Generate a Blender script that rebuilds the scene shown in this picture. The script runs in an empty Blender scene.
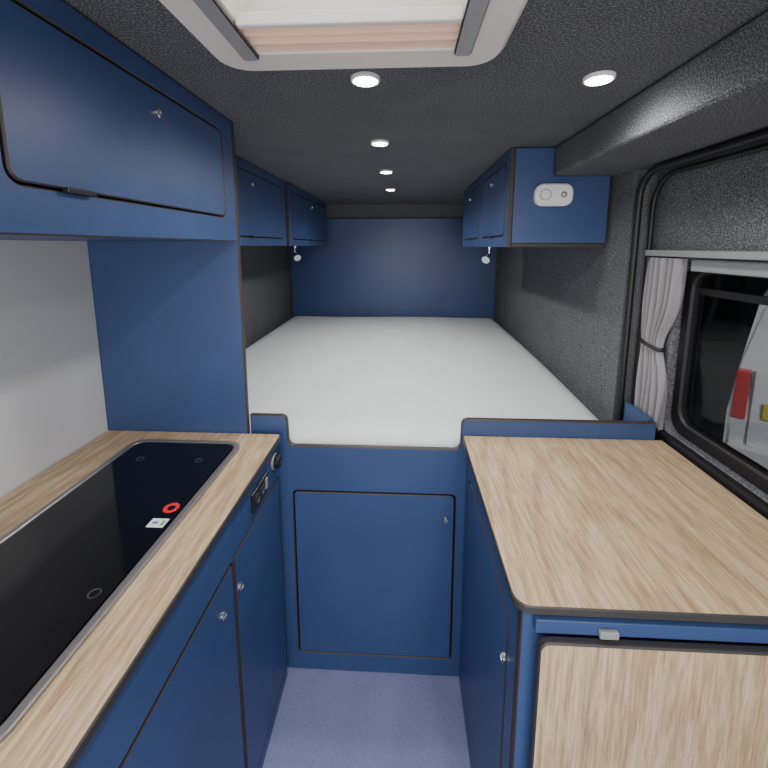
import bpy, bmesh, math, random
from mathutils import Vector, Matrix
random.seed(4)
S = bpy.context.scene
COL = S.collection
CAMZ = 1.53
FL = -.035      # floor level

# ---------------------------------------------------------------- materials
def new_mat(name):
    m = bpy.data.materials.new(name); m.use_nodes = True
    nt = m.node_tree
    return m, nt, nt.nodes['Principled BSDF']
def N(nt, t, **kw):
    n = nt.nodes.new(t)
    for k, v in kw.items(): setattr(n, k, v)
    return n
def L(nt, a, b): nt.links.new(a, b)
def coords(nt, scale=(1,1,1), loc=(0,0,0)):
    tc = N(nt, 'ShaderNodeTexCoord'); mp = N(nt, 'ShaderNodeMapping')
    mp.inputs['Scale'].default_value = scale; mp.inputs['Location'].default_value = loc
    L(nt, tc.outputs['Object'], mp.inputs['Vector'])
    return mp.outputs['Vector']
def noise(nt, vec, scale, detail=4, rough=.5, dist=0):
    n = N(nt, 'ShaderNodeTexNoise')
    n.inputs['Scale'].default_value = scale; n.inputs['Detail'].default_value = detail
    n.inputs['Roughness'].default_value = rough; n.inputs['Distortion'].default_value = dist
    L(nt, vec, n.inputs['Vector']); return n.outputs['Fac']
def ramp(nt, fac, stops):
    r = N(nt, 'ShaderNodeValToRGB'); e = r.color_ramp.elements
    while len(e) < len(stops): e.new(.5)
    for i, (p, c) in enumerate(stops):
        e[i].position = p; e[i].color = (*c, 1)
    L(nt, fac, r.inputs['Fac']); return r.outputs['Color']
def bump(nt, b, h, strength, dist=.002):
    bn = N(nt, 'ShaderNodeBump'); bn.inputs['Strength'].default_value = strength
    bn.inputs['Distance'].default_value = dist
    L(nt, h, bn.inputs['Height']); L(nt, bn.outputs['Normal'], b.inputs['Normal'])
def simple(name, col, rough=.5, metal=0, var=.08, scale=6, emit=0, bmp=0):
    m, nt, b = new_mat(name)
    v = coords(nt)
    f = noise(nt, v, scale, 3)
    c = ramp(nt, f, [(.3, tuple(x*(1-var) for x in col)), (.7, tuple(min(1,x*(1+var)) for x in col))])
    L(nt, c, b.inputs['Base Color'])
    b.inputs['Roughness'].default_value = rough; b.inputs['Metallic'].default_value = metal
    if emit:
        b.inputs['Emission Color'].default_value = (*col, 1); b.inputs['Emission Strength'].default_value = emit
    if bmp: bump(nt, b, noise(nt, v, 400, 2), bmp, .001)
    return m
BLUE = simple('blue_laminate', (.037,.070,.180), .40, var=.10, scale=3, bmp=.15)
EDGE = simple('dark_board_edge', (.040,.028,.026), .55)
EDGEB = simple('worktop_dark_edge', (.040,.036,.036), .5)
BLACKP = simple('black_plastic', (.012,.012,.013), .35)
RUBBER = simple('black_rubber', (.008,.008,.01), .5)
GREYP = simple('grey_plastic', (.25,.26,.27), .4)
LIDMARK = simple('lid_mark_print', (.035,.035,.038), .4)
WHITEP = simple('white_plastic', (.80,.80,.80), .35, var=.02)
CREAM = simple('cream_plastic', (.70,.67,.61), .4, var=.03)
CHROME = simple('chrome', (.75,.75,.76), .2, 1, var=.02)
HOBRIM = simple('brushed_steel_rim', (.26,.25,.25), .35, .6)
SPLASH = simple('white_wall_board', (.56,.57,.59), .5, var=.02)
DARKIN = simple('dark_interior', (.01,.01,.012), .9)
RED = simple('red_lens', (.65,.02,.02), .3)
YEL = simple('yellow_plate', (.75,.6,.05), .5)
WHITECAR = simple('white_car_paint', (.80,.80,.80), .3, var=.02)
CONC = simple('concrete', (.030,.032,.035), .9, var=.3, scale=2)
LAMPM = simple('lamp_lens', (1,.98,.95), .3, emit=60, var=0)

def carpet(name, lo, mid, hi, sc=300, bs=.5):
    m, nt, b = new_mat(name)
    v = coords(nt)
    f = noise(nt, v, sc, 3, .75)
    g = noise(nt, v, 6, 2)
    c = ramp(nt, f, [(.37, lo), (.52, mid), (.66, hi)])
    mx = N(nt, 'ShaderNodeMixRGB', blend_type='MULTIPLY'); mx.inputs[0].default_value = .5
    L(nt, c, mx.inputs[1]); L(nt, ramp(nt, g, [(.3,(.75,.75,.75)),(.7,(1,1,1))]), mx.inputs[2])
    L(nt, mx.outputs[0], b.inputs['Base Color'])
    b.inputs['Roughness'].default_value = .95
    b.inputs['Specular IOR Level'].default_value = .1
    bump(nt, b, f, bs, .003)
    return m
CARPET = carpet('lining_carpet', (.045,.047,.053), (.120,.124,.137), (.29,.30,.325), 270, .45)
FLOORM = carpet('lavender_vinyl', (.205,.218,.40), (.225,.24,.43), (.245,.262,.46), 160, .12)

def oak(name, upright=False):
    m, nt, b = new_mat(name)
    def sc(k): return (1,k,1) if not upright else (1,1,k)
    big = noise(nt, coords(nt, sc(.12)), 8, 3, .5, 1.0)
    mid = noise(nt, coords(nt, sc(.06)), 55, 4, .7, .5)
    fine = noise(nt, coords(nt, sc(.035)), 240, 3, .6)
    cross = noise(nt, coords(nt, sc(.12)), 170, 3, .7)
    w = N(nt,'ShaderNodeTexWave'); w.wave_type='RINGS'; w.rings_direction='Z' if not upright else 'Y'
    w.inputs['Scale'].default_value=9; w.inputs['Distortion'].default_value=2.5
    w.inputs['Detail'].default_value=3; w.inputs['Detail Scale'].default_value=1.5
    L(nt, coords(nt, sc(.14), (.06,.25,.0)), w.inputs['Vector'])
    c1 = ramp(nt, mid, [(.30,(.43,.305,.185)), (.5,(.56,.415,.265)), (.7,(.65,.50,.335))])
    c2 = ramp(nt, fine, [(.38,(.62,.57,.51)), (.54,(1,1,1))])
    c3 = ramp(nt, big, [(.3,(.86,.83,.79)), (.7,(1,1,1))])
    c4 = ramp(nt, cross, [(.36,(.72,.69,.65)), (.50,(1,1,1))])
    c5 = ramp(nt, w.outputs['Fac'], [(.0,(.76,.71,.65)), (.3,(1,1,1))])
    prev = c1
    for c, f in ((c2,.75),(c3,.8),(c4,.6),(c5,.6)):
        mm = N(nt, 'ShaderNodeMixRGB', blend_type='MULTIPLY'); mm.inputs[0].default_value = f
        L(nt, prev, mm.inputs[1]); L(nt, c, mm.inputs[2]); prev = mm.outputs[0]
    L(nt, prev, b.inputs['Base Color'])
    b.inputs['Roughness'].default_value = .55
    bump(nt, b, fine, .15, .001)
    return m
OAK = oak('oak_laminate'); OAKV = oak('oak_laminate_upright', True)

def fabric(name, col):
    m, nt, b = new_mat(name)
    v = coords(nt)
    f = noise(nt, v, 3, 3, .5)
    c = ramp(nt, f, [(.3, tuple(x*.93 for x in col)), (.7, col)])
    L(nt, c, b.inputs['Base Color']); b.inputs['Roughness'].default_value = .85
    b.inputs['Specular IOR Level'].default_value = .2
    bump(nt, b, noise(nt, v, 350, 2), .3, .002)
    return m
MATT = fabric('mattress_fabric', (.66,.70,.71))
CURT = fabric('curtain_fabric', (.27,.265,.28))

def glassmat(name, tint, mix):
    m = bpy.data.materials.new(name); m.use_nodes = True; nt = m.node_tree
    nt.nodes.clear()
    o = N(nt,'ShaderNodeOutputMaterial'); mx = N(nt,'ShaderNodeMixShader')
    t = N(nt,'ShaderNodeBsdfTransparent'); g = N(nt,'ShaderNodeBsdfGlossy')
    t.inputs['Color'].default_value = (*tint,1); g.inputs['Roughness'].default_value = .02
    mx.inputs[0].default_value = mix
    L(nt,t.outputs[0],mx.inputs[1]); L(nt,g.outputs[0],mx.inputs[2]); L(nt,mx.outputs[0],o.inputs[0])
    return m
GLASS = glassmat('tinted_glass', (.72,.73,.75), .022)
def translucent(name, col, mix):
    m = bpy.data.materials.new(name); m.use_nodes = True; nt = m.node_tree
    nt.nodes.clear()
    o = N(nt,'ShaderNodeOutputMaterial'); mx = N(nt,'ShaderNodeMixShader')
    t = N(nt,'ShaderNodeBsdfTranslucent'); g = N(nt,'ShaderNodeBsdfDiffuse')
    t.inputs['Color'].default_value = (*col,1)
    c = ramp(nt, noise(nt, coords(nt), 8), [(.3, tuple(x*.96 for x in col)), (.7, col)])
    L(nt, c, g.inputs['Color'])
    mx.inputs[0].default_value = mix
    L(nt,t.outputs[0],mx.inputs[1]); L(nt,g.outputs[0],mx.inputs[2]); L(nt,mx.outputs[0],o.inputs[0])
    return m
PEACH = translucent('peach_blind_fabric', (.78,.58,.46), .75)
FROST = translucent('frosted_dome', (.95,.95,.95), .15)
m, nt, b = new_mat('black_hob_glass')
b.inputs['Base Color'].default_value = (.004,.004,.005,1)
L(nt, ramp(nt, noise(nt, coords(nt), 5), [(.3,(.05,.05,.05)),(.8,(.10,.10,.10))]), b.inputs['Roughness'])
HOBG = m

# ---------------------------------------------------------------- helpers
def center_obj(ob):
    me = ob.data
    if not me.vertices: return
    xs=[v.co for v in me.vertices]
    lo=Vector((min(c.x for c in xs),min(c.y for c in xs),min(c.z for c in xs)))
    hi=Vector((max(c.x for c in xs),max(c.y for c in xs),max(c.z for c in xs)))
    c=Vector(((lo.x+hi.x)/2,(lo.y+hi.y)/2,lo.z))
    me.transform(Matrix.Translation(-c)); ob.location=c
def link(ob, parent=None):
    COL.objects.link(ob)
    if parent:
        ob.parent = parent
        ob.matrix_parent_inverse = Matrix.Translation(-Vector(parent.location))
    return ob
def top(ob, label, cat, group=None):
    ob['label']=label; ob['category']=cat
    if group: ob['group']=group
def struct(ob): ob['kind']='structure'
def empty(name, loc, label, cat, group=None):
    e = bpy.data.objects.new(name, None); e.location=loc; e.empty_display_size=.05
    COL.objects.link(e); top(e,label,cat,group); return e
def finish(name, bm, mats, parent=None, smooth=False, recalc=True):
    if recalc: bmesh.ops.recalc_face_normals(bm, faces=bm.faces)
    me = bpy.data.meshes.new(name); bm.to_mesh(me); bm.free()
    for mt in mats: me.materials.append(mt)
    for p in me.polygons: p.use_smooth = smooth
    ob = bpy.data.objects.new(name, me)
    center_obj(ob); return link(ob, parent)
def box(name, x0,x1,y0,y1,z0,z1, mat, parent=None, bev=.0, seg=2):
    bm = bmesh.new()
    bmesh.ops.create_cube(bm, size=1)
    for v in bm.verts:
        v.co = Vector(((x0+x1)/2+v.co.x*(x1-x0),(y0+y1)/2+v.co.y*(y1-y0),(z0+z1)/2+v.co.z*(z1-z0)))
    if bev: bmesh.ops.bevel(bm, geom=bm.edges[:], offset=bev, segments=seg, affect='EDGES', profile=.5)
    return finish(name, bm, [mat], parent)
def rrect(a0,a1,b0,b1,r=0,n=6, radii=None):
    rr = radii or (r,)*4
    pts=[]
    for (ca,cb,ang,rd) in ((a0,b0,180,rr[0]),(a1,b0,270,rr[1]),(a1,b1,0,rr[2]),(a0,b1,90,rr[3])):
        sa = 1 if ca==a0 else -1; sb = 1 if cb==b0 else -1
        if rd<=0: pts.append((ca,cb)); continue
        cx=ca+sa*rd; cy=cb+sb*rd
        for i in range(n+1):
            t=math.radians(ang+90*i/n); pts.append((cx+rd*math.cos(t), cy+rd*math.sin(t)))
    return pts
def panel(name, plane, c0, c1, outer, holes=(), face=BLUE, edge=EDGE, parent=None, bev=.0025):
    cu = bpy.data.curves.new('tmp','CURVE'); cu.dimensions='2D'; cu.fill_mode='BOTH'
    for k, pts in enumerate([outer]+list(holes)):
        if k: pts = list(reversed(pts))
        sp = cu.splines.new('POLY'); sp.points.add(len(pts)-1); sp.use_cyclic_u=True
        for i,(a,b_) in enumerate(pts): sp.points[i].co=(a,b_,0,1)
    h=(abs(c1-c0))/2
    cu.extrude = h-bev; cu.bevel_depth = bev; cu.bevel_resolution = 0; cu.offset = -bev
    o = bpy.data.objects.new('tmp', cu); COL.objects.link(o)
    dg = bpy.context.evaluated_depsgraph_get(); dg.update()
    me = bpy.data.meshes.new_from_object(o.evaluated_get(dg))
    bpy.data.objects.remove(o); bpy.data.curves.remove(cu)
    bm = bmesh.new(); bm.from_mesh(me); bpy.data.meshes.remove(me)
    bmesh.ops.remove_doubles(bm, verts=bm.verts, dist=1e-5)
    bm.normal_update()
    for f in bm.faces: f.material_index = 0 if abs(f.normal.z)>.95 else 1; f.smooth=False
    cm=(c0+c1)/2
    for v in bm.verts:
        a,b_,c = v.co
        v.co = {'X':Vector((cm+c,a,b_)),'Y':Vector((a,cm+c,b_)),'Z':Vector((a,b_,cm+c))}[plane]
    return finish(name, bm, [face, edge], parent)
def cyl(name, p, r, h, axis, mat, parent=None, seg=32, r2=None, bev=0):
    bm=bmesh.new()
    bmesh.ops.create_cone(bm, cap_ends=True, segments=seg, radius1=r, radius2=r if r2 is None else r2, depth=h)
    if bev:
        es=[e for e in bm.edges if e.calc_face_angle(0)>1]
        bmesh.ops.bevel(bm, geom=es, offset=bev, segments=2, affect='EDGES')
    M={'Z':Matrix.Identity(4),'X':Matrix.Rotation(math.pi/2,4,'Y'),'Y':Matrix.Rotation(math.pi/2,4,'X')}[axis] if isinstance(axis,str) else Vector(axis).to_track_quat('Z','Y').to_matrix().to_4x4()
    bmesh.ops.transform(bm, matrix=Matrix.Translation(p)@M, verts=bm.verts)
    return finish(name,bm,[mat],parent)
def ring(name, p, r0, r1, h, axis, mat, parent=None, seg=40):
    bm=bmesh.new(); prof=[(r0,-h/2),(r1,-h/2),(r1,h*.2),(r1-(r1-r0)*.3,h/2),(r0+(r1-r0)*.2,h/2)]
    rows=[]
    for i in range(seg):
        t=2*math.pi*i/seg; rows.append([bm.verts.new((q*math.cos(t),q*math.sin(t),z)) for q,z in prof])
    for i in range(seg):
        a=rows[i]; b_=rows[(i+1)%seg]
        for j in range(len(prof)):
            k=(j+1)%len(prof); bm.faces.new((a[j],a[k],b_[k],b_[j]))
    M={'Z':Matrix.Identity(4),'-Z':Matrix.Rotation(math.pi,4,'X'),'X':Matrix.Rotation(math.pi/2,4,'Y'),'-X':Matrix.Rotation(-math.pi/2,4,'Y'),'-Y':Matrix.Rotation(math.pi/2,4,'X')}[axis]
    bmesh.ops.transform(bm, matrix=Matrix.Translation(p)@M, verts=bm.verts)
    return finish(name,bm,[mat],parent,smooth=False)
def tube(name, pts, r, mat, parent=None, cyclic=False):
    cu=bpy.data.curves.new('tmp','CURVE'); cu.dimensions='3D'
    sp=cu.splines.new('POLY'); sp.points.add(len(pts)-1); sp.use_cyclic_u=cyclic
    for i,p in enumerate(pts): sp.points[i].co=(*p,1)
    cu.bevel_depth=r; cu.bevel_resolution=3; cu.use_fill_caps=True
    o=bpy.data.objects.new('tmp',cu); COL.objects.link(o)
    dg=bpy.context.evaluated_depsgraph_get(); dg.update()
    me=bpy.data.meshes.new_from_object(o.evaluated_get(dg))
    bpy.data.objects.remove(o); bpy.data.curves.remove(cu)
    bm=bmesh.new(); bm.from_mesh(me); bpy.data.meshes.remove(me)
    return finish(name,bm,[mat],parent,smooth=True)
def lock(parent, p, axis):
    k = ring('lock', p, .0045, .0095, .006, axis, CHROME, parent)
    k['label']='round chrome push lock'
    d={'X':Vector((1,0,0)),'-X':Vector((-1,0,0)),'-Y':Vector((0,-1,0))}[axis]
    cyl('lock_barrel', Vector(p), .0048, .004, tuple(d), GREYP, k, 16)
    return k

# ---------------------------------------------------------------- shell
WL=-1.06; CE=1.90; YB=3.60
f=box('floor',WL,1.0,-.7,YB+.02,FL-.04,FL,FLOORM); struct(f)
VX0,VX1,VY0,VY1=-.30,.125,.30,.755
c=panel('ceiling','Z',CE,CE+.03,[(WL,-.7),(1.0,-.7),(1.0,YB+.02),(WL,YB+.02)],[rrect(VX0,VX1,VY0,VY1,.03)],CARPET,CARPET); struct(c)
w=box('wall_left',WL-.03,WL,-.7,YB+.02,FL-.04,CE+.03,CARPET); struct(w)
w=box('wall_rear',WL,1.0,YB,YB+.03,FL,CE,CARPET); struct(w)
bm=bmesh.new()
q=[(.792,1.43),(.862,YB),(.98,YB),(.98,1.43)]
lo=[bm.verts.new((x,y,FL)) for x,y in q]; hi=[bm.verts.new((x,y,CE)) for x,y in q]
bm.faces.new(lo); bm.faces.new(hi)
for i in range(4): bm.faces.new((lo[i],lo[(i+1)%4],hi[(i+1)%4],hi[i]))
w=finish('wall_right',bm,[CARPET]); struct(w)
t=box('trim_1',.565,.98,-.7,1.56,1.79,CE-.001,CARPET,bev=.012,seg=3); struct(t)
WY0,WY1,WZ0,WZ1=.15,1.27,.93,1.49
d=panel('door_1','X',.865,.93,[(-.7,FL),(1.43,FL),(1.43,1.79),(-.7,1.79)],[rrect(WY0,WY1,WZ0,WZ1,.06)],CARPET,CARPET,bev=.006); struct(d)
t=box('trim_4',.846,.872,-.6,1.38,.70,.928,RUBBER,bev=.006); struct(t)
def arch(x,y,z1,r,y0,z0=.88):
    pts=[(x,y,z0),(x,y,z1-r)]
    for i in range(1,9):
        t=math.pi/2*i/8; pts.append((x,y-r+r*math.cos(t),z1-r+r*math.sin(t)))
    pts.append((x,y0,z1)); return pts
t=tube('trim_2',arch(.80,1.405,1.775,.09,-.6),.011,RUBBER); struct(t)
t=tube('trim_3',arch(.845,1.40,1.760,.10,-.6,.93),.008,RUBBER); struct(t)
w=panel('window_1','X',.885,.925,rrect(WY0+.002,WY1-.002,WZ0+.002,WZ1-.002,.058),[rrect(WY0+.04,WY1-.04,WZ0+.045,WZ1-.04,.05)],RUBBER,RUBBER,bev=.006); struct(w)
g=panel('window_pane','X',.903,.907,rrect(WY0+.03,WY1-.03,WZ0+.03,WZ1-.03,.05),[],GLASS,GLASS,parent=w,bev=.0005)
gb=box('window_bar',.895,.915,WY0+.04,WY1-.04,1.385,1.405,BLACKP,w)

# ---------------------------------------------------------------- splashback, partition, rear panel
s=box('splashback_board',-1.015,-1.0,-.6,1.203,FL,1.545,SPLASH); top(s,'plain white wall board above the oak worktop','splashback')
p=panel('partition_panel','Y',1.205,1.225,[(-1.06,FL),(-.515,FL),(-.515,CE-.002),(-1.06,CE-.002)])
top(p,'tall dark blue divider panel between kitchen and bed','panel')
p=panel('rear_panel','Y',3.575,3.598,rrect(-1.04,.84,.72,1.775,.0)); top(p,'large dark blue board behind the head of the bed','panel')

# ---------------------------------------------------------------- bed front panel
BP=empty('bed_front_panel',(-.1,1.22,FL),'dark blue bed base front with lowered centre and locker door','bed base')
out=[(-.515,FL),(.82,FL),(.82,.965),(.215,.965),(.203,.960),(.197,.948),(.195,.875),(.187,.861),(.175,.857),(-.367,.857),(-.379,.861),(-.386,.875),(-.388,.948),(-.393,.960),(-.405,.965),(-.515,.965)]
DX0,DX1,DZ0,DZ1=-.376,.184,.040,.692
panel('front_board','Y',1.226,1.246,out,[rrect(DX0,DX1,DZ0,DZ1,.015)],parent=BP,bev=.003)
box('locker_interior',DX0-.01,DX1+.01,1.25,1.30,DZ0-.02,DZ1+.02,DARKIN,BP)
dd=panel('door','Y',1.225,1.243,rrect(DX0+.004,DX1-.004,DZ0+.004,DZ1-.004,.012),parent=BP)
lock(dd,(.152,1.222,.600),'-Y')
box('bed_side_ledge',.805,.822,1.247,1.385,.80,.972,BLUE,BP,bev=.002)
box('bed_slat_base',-1.04,.75,1.36,3.55,.70,.738,BLUE,BP)

# ---------------------------------------------------------------- mattress
bm=bmesh.new()
ztop=.895; zbot=.740; R=.10; MY0,MY1=1.250,3.565
def ztopf(x,y,xl,xr):
    e=min(x-xl,xr-x,y-MY0,MY1-y)
    z=ztop+.003*math.sin(x*5+1)*math.sin(y*2.3)
    z-=.008*math.exp(-((x+.30-(y-1.25)*.25)/.03)**2)*math.exp(-((y-1.3)/.25)**2)
    z-=.008*math.exp(-((x-.12+(y-1.25)*.2)/.035)**2)*math.exp(-((y-1.3)/.22)**2)
    if e<R: z-= (R-math.sqrt(max(0,R*R-(R-e)**2)))*.8
    return z
def par():
    a=[0,.0015,.004,.008,.013,.019,.026,.034]
    return a+[.034+.932*k/60 for k in range(1,60)]+[1-q for q in reversed(a)]
U=par(); V=par()
top_v=[]
for v_ in V:
    row=[]
    for u_ in U:
        y=MY0+(MY1-MY0)*v_; xl=-1.045; xr=.770+(.079)*v_+.012*math.sin(math.pi*v_)
        if v_<.03: xr-=.05*(1-v_/.03)**2
        x=xl+(xr-xl)*u_
        row.append(bm.verts.new((x,y,ztopf(x,y,xl,xr))))
    top_v.append(row)
for j in range(len(V)-1):
    for i in range(len(U)-1):
        bm.faces.new((top_v[j][i],top_v[j][i+1],top_v[j+1][i+1],top_v[j+1][i]))
bd=[e for e in bm.edges if e.is_boundary]
r=bmesh.ops.extrude_edge_only(bm,edges=bd)
for v in r['geom']:
    if isinstance(v,bmesh.types.BMVert): v.co.z=zbot
bd=[e for e in bm.edges if e.is_boundary]
bmesh.ops.edgeloop_fill(bm,edges=bd)
mt=finish('mattress',bm,[MATT],smooth=True)
top(mt,'large white fabric mattress on the raised bed base','mattress')

# ---------------------------------------------------------------- galley base unit
KX=-.415
K=empty('kitchen_cabinet',(-.7,.3,FL),'dark blue kitchen base cabinet with two doors under oak worktop','cabinet')
doors=[(.845,1.195,FL+.05,.765),(.20,.835,FL+.05,.765),(-.45,.19,FL+.05,.765)]
holes=[rrect(a-.002,b_+.002,z0,z1,.012) for a,b_,z0,z1 in doors]
panel('face_frame','X',KX-.018,KX,[(-.55,FL),(1.204,FL),(1.204,.889),(-.55,.889)],holes,parent=K)
box('cabinet_interior',-.995,KX-.024,-.55,1.2,FL,.86,DARKIN,K)
for i,(a,b_,z0,z1) in enumerate(doors):
    dd=panel('door','X',KX-.017,KX+.001,rrect(a+.003,b_-.003,z0+.004,z1-.004,.010),parent=K)
    lock(dd,(KX+.003,a+.025 if i==0 else b_-.060,.660 if i==0 else .675),'X')
sp=panel('upper_strip','X',KX,KX+.005,rrect(.20,.838,.775,.883,.006),parent=K,bev=.0015)
sk=box('socket_plate',KX,KX+.008,.965,1.085,.795,.852,BLACKP,K,bev=.002)
sk['label']='black plastic socket and switch plate'
for yy in (.992,1.03):
    ring('socket',(KX+.009,yy,.824),.010,.015,.004,'X',LIDMARK,sk)
box('switch',KX+.007,KX+.011,1.055,1.072,.808,.840,GREYP,sk,bev=.001)
kn=ring('gas_knob',(KX+.012,1.155,.84),.006,.022,.022,'X',BLACKP,K); kn['label']='small round black knob'
ring('knob_rim',(KX+.004,1.155,.84),.020,.026,.006,'X',GREYP,kn)
wt=panel('kitchen_worktop','Z',.891,.91,rrect(-.999,-.402,-.55,1.204,.0,radii=(0,.0,.012,0)),face=OAK,edge=EDGEB)
top(wt,'light oak kitchen worktop with dark edging','worktop')
H=empty('hob',(-.67,.78,.91),'black glass combination hob and sink lid set in oak worktop','hob')
hx0,hx1,hy0,hy1=-.850,-.498,.350,1.135
panel('hob_rim','Z',.9105,.919,rrect(hx0,hx1,hy0,hy1,.045),[rrect(hx0+.016,hx1-.016,hy0+.016,hy1-.016,.032)],HOBRIM,HOBRIM,H,bev=.002)
gl=panel('glass_lid','Z',.9105,.918,rrect(hx0+.019,hx1-.019,hy0+.019,hy1-.019,.030),[],HOBG,HOBG,H,bev=.0015)
for (x,y) in ((-.545,.585),(-.585,1.02),(-.76,1.02)):
    ring('lid_mark',(x,y,.9184),.008,.011,.0006,'Z',LIDMARK,gl)
ring('warning_sticker',(-.543,.815,.9184),.009,.018,.0008,'Z',RED,gl)['label']='round red warning sticker'
st=box('label_sticker',-.562,-.524,.750,.777,.9181,.9189,WHITEP,gl); st['label']='small white printed sticker'
box('sticker_print',-.535,-.528,.756,.771,.9189,.9192,simple('green_print',(.1,.35,.08),.6),st)
box('sticker_print',-.556,-.542,.760,.767,.9189,.9192,simple('blue_print',(.08,.15,.45),.6),st)

# ---------------------------------------------------------------- overhead units
def overhead(label, X, back, y0,y1,z0,z1, doors, group='blue overhead lockers', side=1):
    O=empty('overhead_cabinet',((X+back)/2,(y0+y1)/2,z0),label,'cabinet',group)
    xa,xb=(X-.018*side),X
    hs=[rrect(a,b_,c_,e_,.022) for a,b_,c_,e_ in doors]
    panel('face_frame','X',min(xa,xb),max(xa,xb),[(y0,z0),(y1,z0),(y1,z1),(y0,z1)],hs,parent=O)
    x2=X-.022*side
    box('carcass',min(x2,back),max(x2,back),y0+.018,y1-.018,z0+.017,z1-.003,DARKIN,O)
    panel('bottom_board','Z',z0,z0+.016,[(min(xa,back),y0),(max(xa,back),y0),(max(xa,back),y1),(min(xa,back),y1)],parent=O)
    for yy in (y0,y1-.017):
        panel('end_board','Y',yy,yy+.017,[(min(xa,back),z0+.016),(max(xa,back),z0+.016),(max(xa,back),z1),(min(xa,back),z1)],parent=O,bev=.0015)
    for a,b_,c_,e_ in doors:
        dd=panel('door','X',min(xa,xb)+(.001*side if side>0 else -.001),max(xa,xb)+(.001*side),rrect(a+.004,b_-.004,c_+.004,e_-.004,.019),parent=O)
        ym=(a+b_)/2
        big=b_-a<.7 and side>0
        lock(dd,(X+.004*side,ym+.02,e_-.048),'X' if side>0 else '-X')
        yh=ym-.235 if big else ym-.03
        box('handle',min(X,X+.012*side),max(X,X+.012*side),yh,yh+.055,c_-.002,c_+.006,BLACKP,dd,bev=.002)
    return O
overhead('wide dark blue overhead locker above the kitchen worktop',-.515,-1.055,-.4,1.203,1.545,CE-.003,[(.50,1.135,1.612,1.853),(-.17,.47,1.612,1.853)])
overhead('dark blue overhead locker above bed beside the kitchen divider',-.685,-1.055,1.227,2.295,1.53,CE-.003,[(1.32,2.22,1.57,1.855)])
overhead('dark blue overhead locker above the head of the bed',-.670,-1.055,2.30,3.45,1.53,CE-.003,[(2.37,3.36,1.57,1.855)])
overhead('dark blue overhead locker with white alarm on its end',.405,.782,1.57,2.13,1.525,CE-.003,[(1.62,2.08,1.57,1.855)],side=-1)
overhead('small dark blue overhead locker next to reading lamp',.405,.80,2.135,2.72,1.525,CE-.003,[(2.185,2.67,1.57,1.855)],side=-1)

A=empty('gas_alarm',(.565,1.565,1.69),'white rounded alarm unit with round dial on blue locker','alarm')
panel('alarm_case','Y',1.538,1.5695,rrect(.497,.637,1.680,1.762,.03,8),[],WHITEP,WHITEP,A,bev=.006)
ring('alarm_dial',(.533,1.537,1.721),.018,.021,.004,'-Y',GREYP,A)
ring('alarm_button',(.600,1.537,1.721),.004,.012,.004,'-Y',GREYP,A)

for i,(x,y) in enumerate(((-.087,.93),(-.087,1.47),(-.087,2.02),(-.087,2.64),(.43,.95),(-.40,-.1),(.35,-.1))):
    D=empty('downlight',(x,y,CE-.008),'round lit recessed ceiling spotlight with white bezel','light','ceiling spotlights')
    ring('bezel',(x,y,CE-.004),.026,.033,.008,'-Z',WHITEP,D)
    cyl('lamp_lens',(x,y,CE-.005),.027,.007,'Z',LAMPM,D,bev=.002)
    ld=bpy.data.lights.new('spot','SPOT'); ld.energy=19 if i!=4 else 12; ld.spot_size=math.radians(165); ld.spot_blend=.8; ld.shadow_soft_size=.03
    ld.color=(1,.97,.93)
    lo_=bpy.data.objects.new('spot_lamp',ld); lo_.location=(x,y,CE-.02); link(lo_,D)

# ---------------------------------------------------------------- roof vent
R_=empty('roof_vent',(-.087,.52,1.86),'cream roof vent with pleated peach blind and grey rails','skylight')
panel('vent_frame','Z',1.868,1.899,rrect(-.350,.175,.255,.815,.06,8),[rrect(-.262,.088,.335,.735,.012)],CREAM,CREAM,R_,bev=.008)
for x in (-.290,.086):
    panel('blind_rail','Z',1.860,1.869,rrect(x,x+.030,.325,.750,.008),[],GREYP,BLACKP,R_,bev=.002)
for (x0,x1,y0,y1) in ((-.285,-.275,.32,.74),(.10,.11,.32,.74),(-.275,.10,.74,.75),(-.275,.10,.32,.33)):
    box('well_side',x0,x1,y0,y1,1.90,1.97,CREAM,R_)
bm=bmesh.new(); rows=[]
npl=6
for j in range(npl+1):
    y=.660+(.738-.660)*j/npl; z=1.870+(.022 if j%2 else 0)
    rows.append((bm.verts.new((-.262,y,z)),bm.verts.new((.088,y,z))))
for j in range(npl): bm.faces.new((rows[j][0],rows[j][1],rows[j+1][1],rows[j+1][0]))
finish('pleated_blind',bm,[PEACH],R_)
box('blind_bar',-.262,.088,.646,.659,1.866,1.886,CREAM,R_,bev=.003)
bm=bmesh.new()
bmesh.ops.create_grid(bm,x_segments=12,y_segments=12,size=.5)
for v in bm.verts:
    rr=max(abs(v.co.x),abs(v.co.y))*2
    v.co=Vector((-.087+v.co.x*.42,.530+v.co.y*.45,1.97+.05*(1-rr**4)))
finish('vent_dome',bm,[FROST],R_,smooth=True)

for (x,y,s,zz) in ((-.82,2.95,1,1.53),(.56,2.60,-1,1.525)):
    Rl=empty('reading_lamp',(x,y,1.47),'small chrome swivel reading lamp under overhead locker','lamp','reading lamps')
    cyl('lamp_base',(x,y,zz-.006),.022,.011,'Z',CHROME,Rl,bev=.002)
    cyl('lamp_stem',(x,y,1.490),.006,.055,'Z',CHROME,Rl,16)
    cyl('lamp_head',(x+.015*s,y-.02,1.455),.016,.06,(s*.5,-.8,-.5),CHROME,Rl,24,r2=.026)

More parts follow.
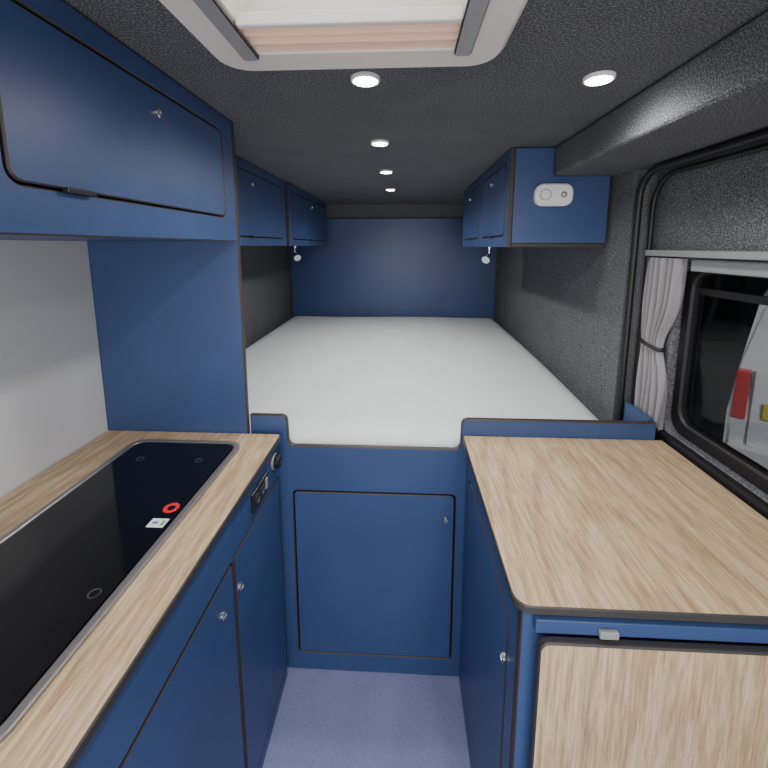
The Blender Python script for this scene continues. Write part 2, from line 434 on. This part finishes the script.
# ---------------------------------------------------------------- right storage unit
C=empty('storage_cabinet',(.52,.9,FL),'dark blue storage cabinet with side door under oak top','cabinet')
CX=.215
panel('side_board','X',CX,CX+.018,[(.635,FL),(1.222,FL),(1.222,.889),(.635,.889)],[rrect(.685,1.175,.03,.80,.05)],parent=C)
dd=panel('door','X',CX-.001,CX+.017,rrect(.689,1.171,.034,.796,.046),parent=C)
lock(dd,(CX-.004,.700,.690),'-X')
panel('end_board','Y',.616,.634,[(CX,FL),(.835,FL),(.835,.889),(CX,.889)],parent=C)
box('cabinet_interior',CX+.022,.83,.637,1.22,FL,.86,DARKIN,C)
box('top_rail',CX+.02,.835,.600,.616,.862,.889,BLUE,C,bev=.002)
lt=box('catch',.340,.372,.590,.600,.866,.879,GREYP,C,bev=.002); lt['label']='small grey metal flap catch'
wt=panel('storage_worktop','Z',.893,.91,rrect(.200,.840,.604,1.224,.0,radii=(.03,.0,.0,.012)),face=OAK,edge=EDGEB)
top(wt,'light oak cabinet top with rounded corner and dark edging','worktop')
F=panel('folding_flap','Y',.583,.599,rrect(.238,.86,.25,.861,.018),[],OAKV,EDGEB)
top(F,'oak flap table folded down against the blue cabinet','table flap')

# ---------------------------------------------------------------- curtain
bm=bmesh.new(); nu,nv=90,40
rows=[]
for j in range(nv+1):
    t=j/nv; z=1.492-(1.492-.932)*t
    pin=math.exp(-((t-.50)/.16)**2)
    wdt=.165*(1-.35*pin)*(1-.25*max(0,t-.5))
    yc=1.308+.025*pin+.01*t
    row=[]
    for i in range(nu+1):
        s=i/nu
        y=yc+(s-.5)*wdt
        x=.846+.014*(1-.4*pin)*math.sin(s*math.pi*2*5.5+.6*math.sin(t*4))+.003*math.sin(s*23+t*5)
        row.append(bm.verts.new((x,y,z)))
    rows.append(row)
for j in range(nv):
    for i in range(nu): bm.faces.new((rows[j][i],rows[j][i+1],rows[j+1][i+1],rows[j+1][i]))
cu=finish('curtain',bm,[CURT],smooth=True,recalc=False)
top(cu,'pale grey pleated curtain gathered with a dark tie','curtain')
ts=[]
for k in range(20):
    a=2*math.pi*k/20; ts.append((.844+.022*math.cos(a),1.338+.060*math.sin(a),1.205+.012*math.sin(a)))
tie=tube('curtain_tie',ts,.006,BLACKP,cu,cyclic=True); tie['label']='dark tie band'
cr=box('curtain_rail',.832,.856,.1,1.40,1.497,1.517,GREYP,bev=.003)
top(cr,'grey curtain rail above the side window','curtain rail')
bl=box('blind_cassette',.862,.885,.2,1.22,1.455,1.492,GREYP,bev=.004)
top(bl,'slim grey roller blind cassette above the window','blind')

# ---------------------------------------------------------------- outside
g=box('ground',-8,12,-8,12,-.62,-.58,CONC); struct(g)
for nm,(x0,x1,y0,y1,z0,z1) in {'wall_outside':(7.5,7.6,-2,9,-.58,4.5),'wall_outside_rear':(1.0,7.5,8.9,9,-.58,4.5),'wall_outside_light_block':(1.0,7.6,-2.1,-2,-.58,4.5),'ceiling_outside':(1.0,7.6,-2,9,4.5,4.6)}.items():  # front wall is unseen, added to block sky light and darken the window view
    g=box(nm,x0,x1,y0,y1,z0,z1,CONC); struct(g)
vx0,vx1=2.56,4.34; vy=3.05
V=empty('van',(vx0,vy,-.58),'white parked van with red tail lights and yellow plate','van')
bm=bmesh.new()
prof=[(vy,-.25),(vy-.02,.25),(vy+.03,.62),(vy+.16,1.10),(vy+.30,1.18),(vy+2.6,1.20),(vy+3.3,.62),(vy+4.2,.42),(vy+4.3,-.25)]
lo=[bm.verts.new((vx0+(.0 if z<.65 else .10),y,z)) for y,z in prof]
hi=[bm.verts.new((vx1-(.0 if z<.65 else .10),y,z)) for y,z in prof]
bm.faces.new(lo); bm.faces.new(list(reversed(hi)))
for i in range(len(prof)):
    k=(i+1)%len(prof); bm.faces.new((lo[i],hi[i],hi[k],lo[k]))
bmesh.ops.bevel(bm,geom=bm.edges[:],offset=.04,segments=3,affect='EDGES')
finish('van_body',bm,[WHITECAR],V,smooth=False)
bm=bmesh.new()
vs=[bm.verts.new(c) for c in ((vx0+.24,vy+.03,.66),(vx1-.24,vy+.03,.66),(vx1-.28,vy+.135,1.05),(vx0+.28,vy+.135,1.05))]
bm.faces.new(vs); r=bmesh.ops.extrude_face_region(bm,geom=bm.faces[:])
for v in r['geom']:
    if isinstance(v,bmesh.types.BMVert): v.co.y-=.02
finish('rear_windscreen',bm,[BLACKP],V)
for x in (vx0+.03,vx1-.11):
    box('tail_light',x,x+.08,vy-.045,vy+.03,.22,.60,RED,V,bev=.01)
box('number_plate',vx0+.20,vx0+.68,vy-.04,vy-.02,.25,.37,YEL,V,bev=.003)
box('bumper',vx0+.03,vx1-.03,vy-.09,vy+.05,-.25,.02,WHITECAR,V,bev=.02)
box('tailgate_seam',vx0+.13,vx0+.137,vy-.03,vy+.01,.02,.60,GREYP,V)
for y in (vy+.8,vy+3.4):
    for x in (vx0+.02,vx1-.22):
        cyl('wheel',(x+.1,y,-.27),.31,.2,'X',RUBBER,V,bev=.03)
V.rotation_euler=(0,0,math.radians(-44))

# ---------------------------------------------------------------- light
W=bpy.data.worlds.new('world'); S.world=W; W.use_nodes=True
bg=W.node_tree.nodes['Background']; bg.inputs[0].default_value=(.95,.96,1,1); bg.inputs[1].default_value=1.0
ad=bpy.data.lights.new('daylight','AREA'); ad.shape='RECTANGLE'; ad.size=1.7; ad.size_y=1.6; ad.energy=34; ad.color=(1,.985,.98)
ao=bpy.data.objects.new('cab_daylight',ad); ao.location=(-.05,-.75,1.15); ao.rotation_euler=(math.radians(90),0,0); COL.objects.link(ao)
sk_=bpy.data.lights.new('sky','AREA'); sk_.size=.6; sk_.energy=9
so=bpy.data.objects.new('sky_lamp',sk_); so.location=(-.087,.515,2.5); COL.objects.link(so)
gd=bpy.data.lights.new('van_fill','SPOT'); gd.energy=420; gd.spot_size=math.radians(26); gd.spot_blend=.5; gd.shadow_soft_size=.3  # added fill spot that brightens the parked van, no real fitting there
go=bpy.data.objects.new('van_fill_spot',gd); go.location=(1.9,-1.2,2.6)
go.rotation_euler=(Vector((3.0,2.6,.4))-Vector((1.9,-1.2,2.6))).to_track_quat('-Z','Y').to_euler(); COL.objects.link(go)

# ---------------------------------------------------------------- camera
cam=bpy.data.cameras.new('camera'); cam.sensor_width=36; cam.sensor_fit='HORIZONTAL'
FP=390; cam.lens=FP*36/768; cam.shift_y=-(384-304.3)/768; cam.clip_start=.01
co=bpy.data.objects.new('camera',cam); co.location=(0,0,CAMZ)
co.rotation_euler=(math.radians(90-8.5),0,math.radians(2.8)); COL.objects.link(co); S.camera=co
bpy.context.view_layer.update()
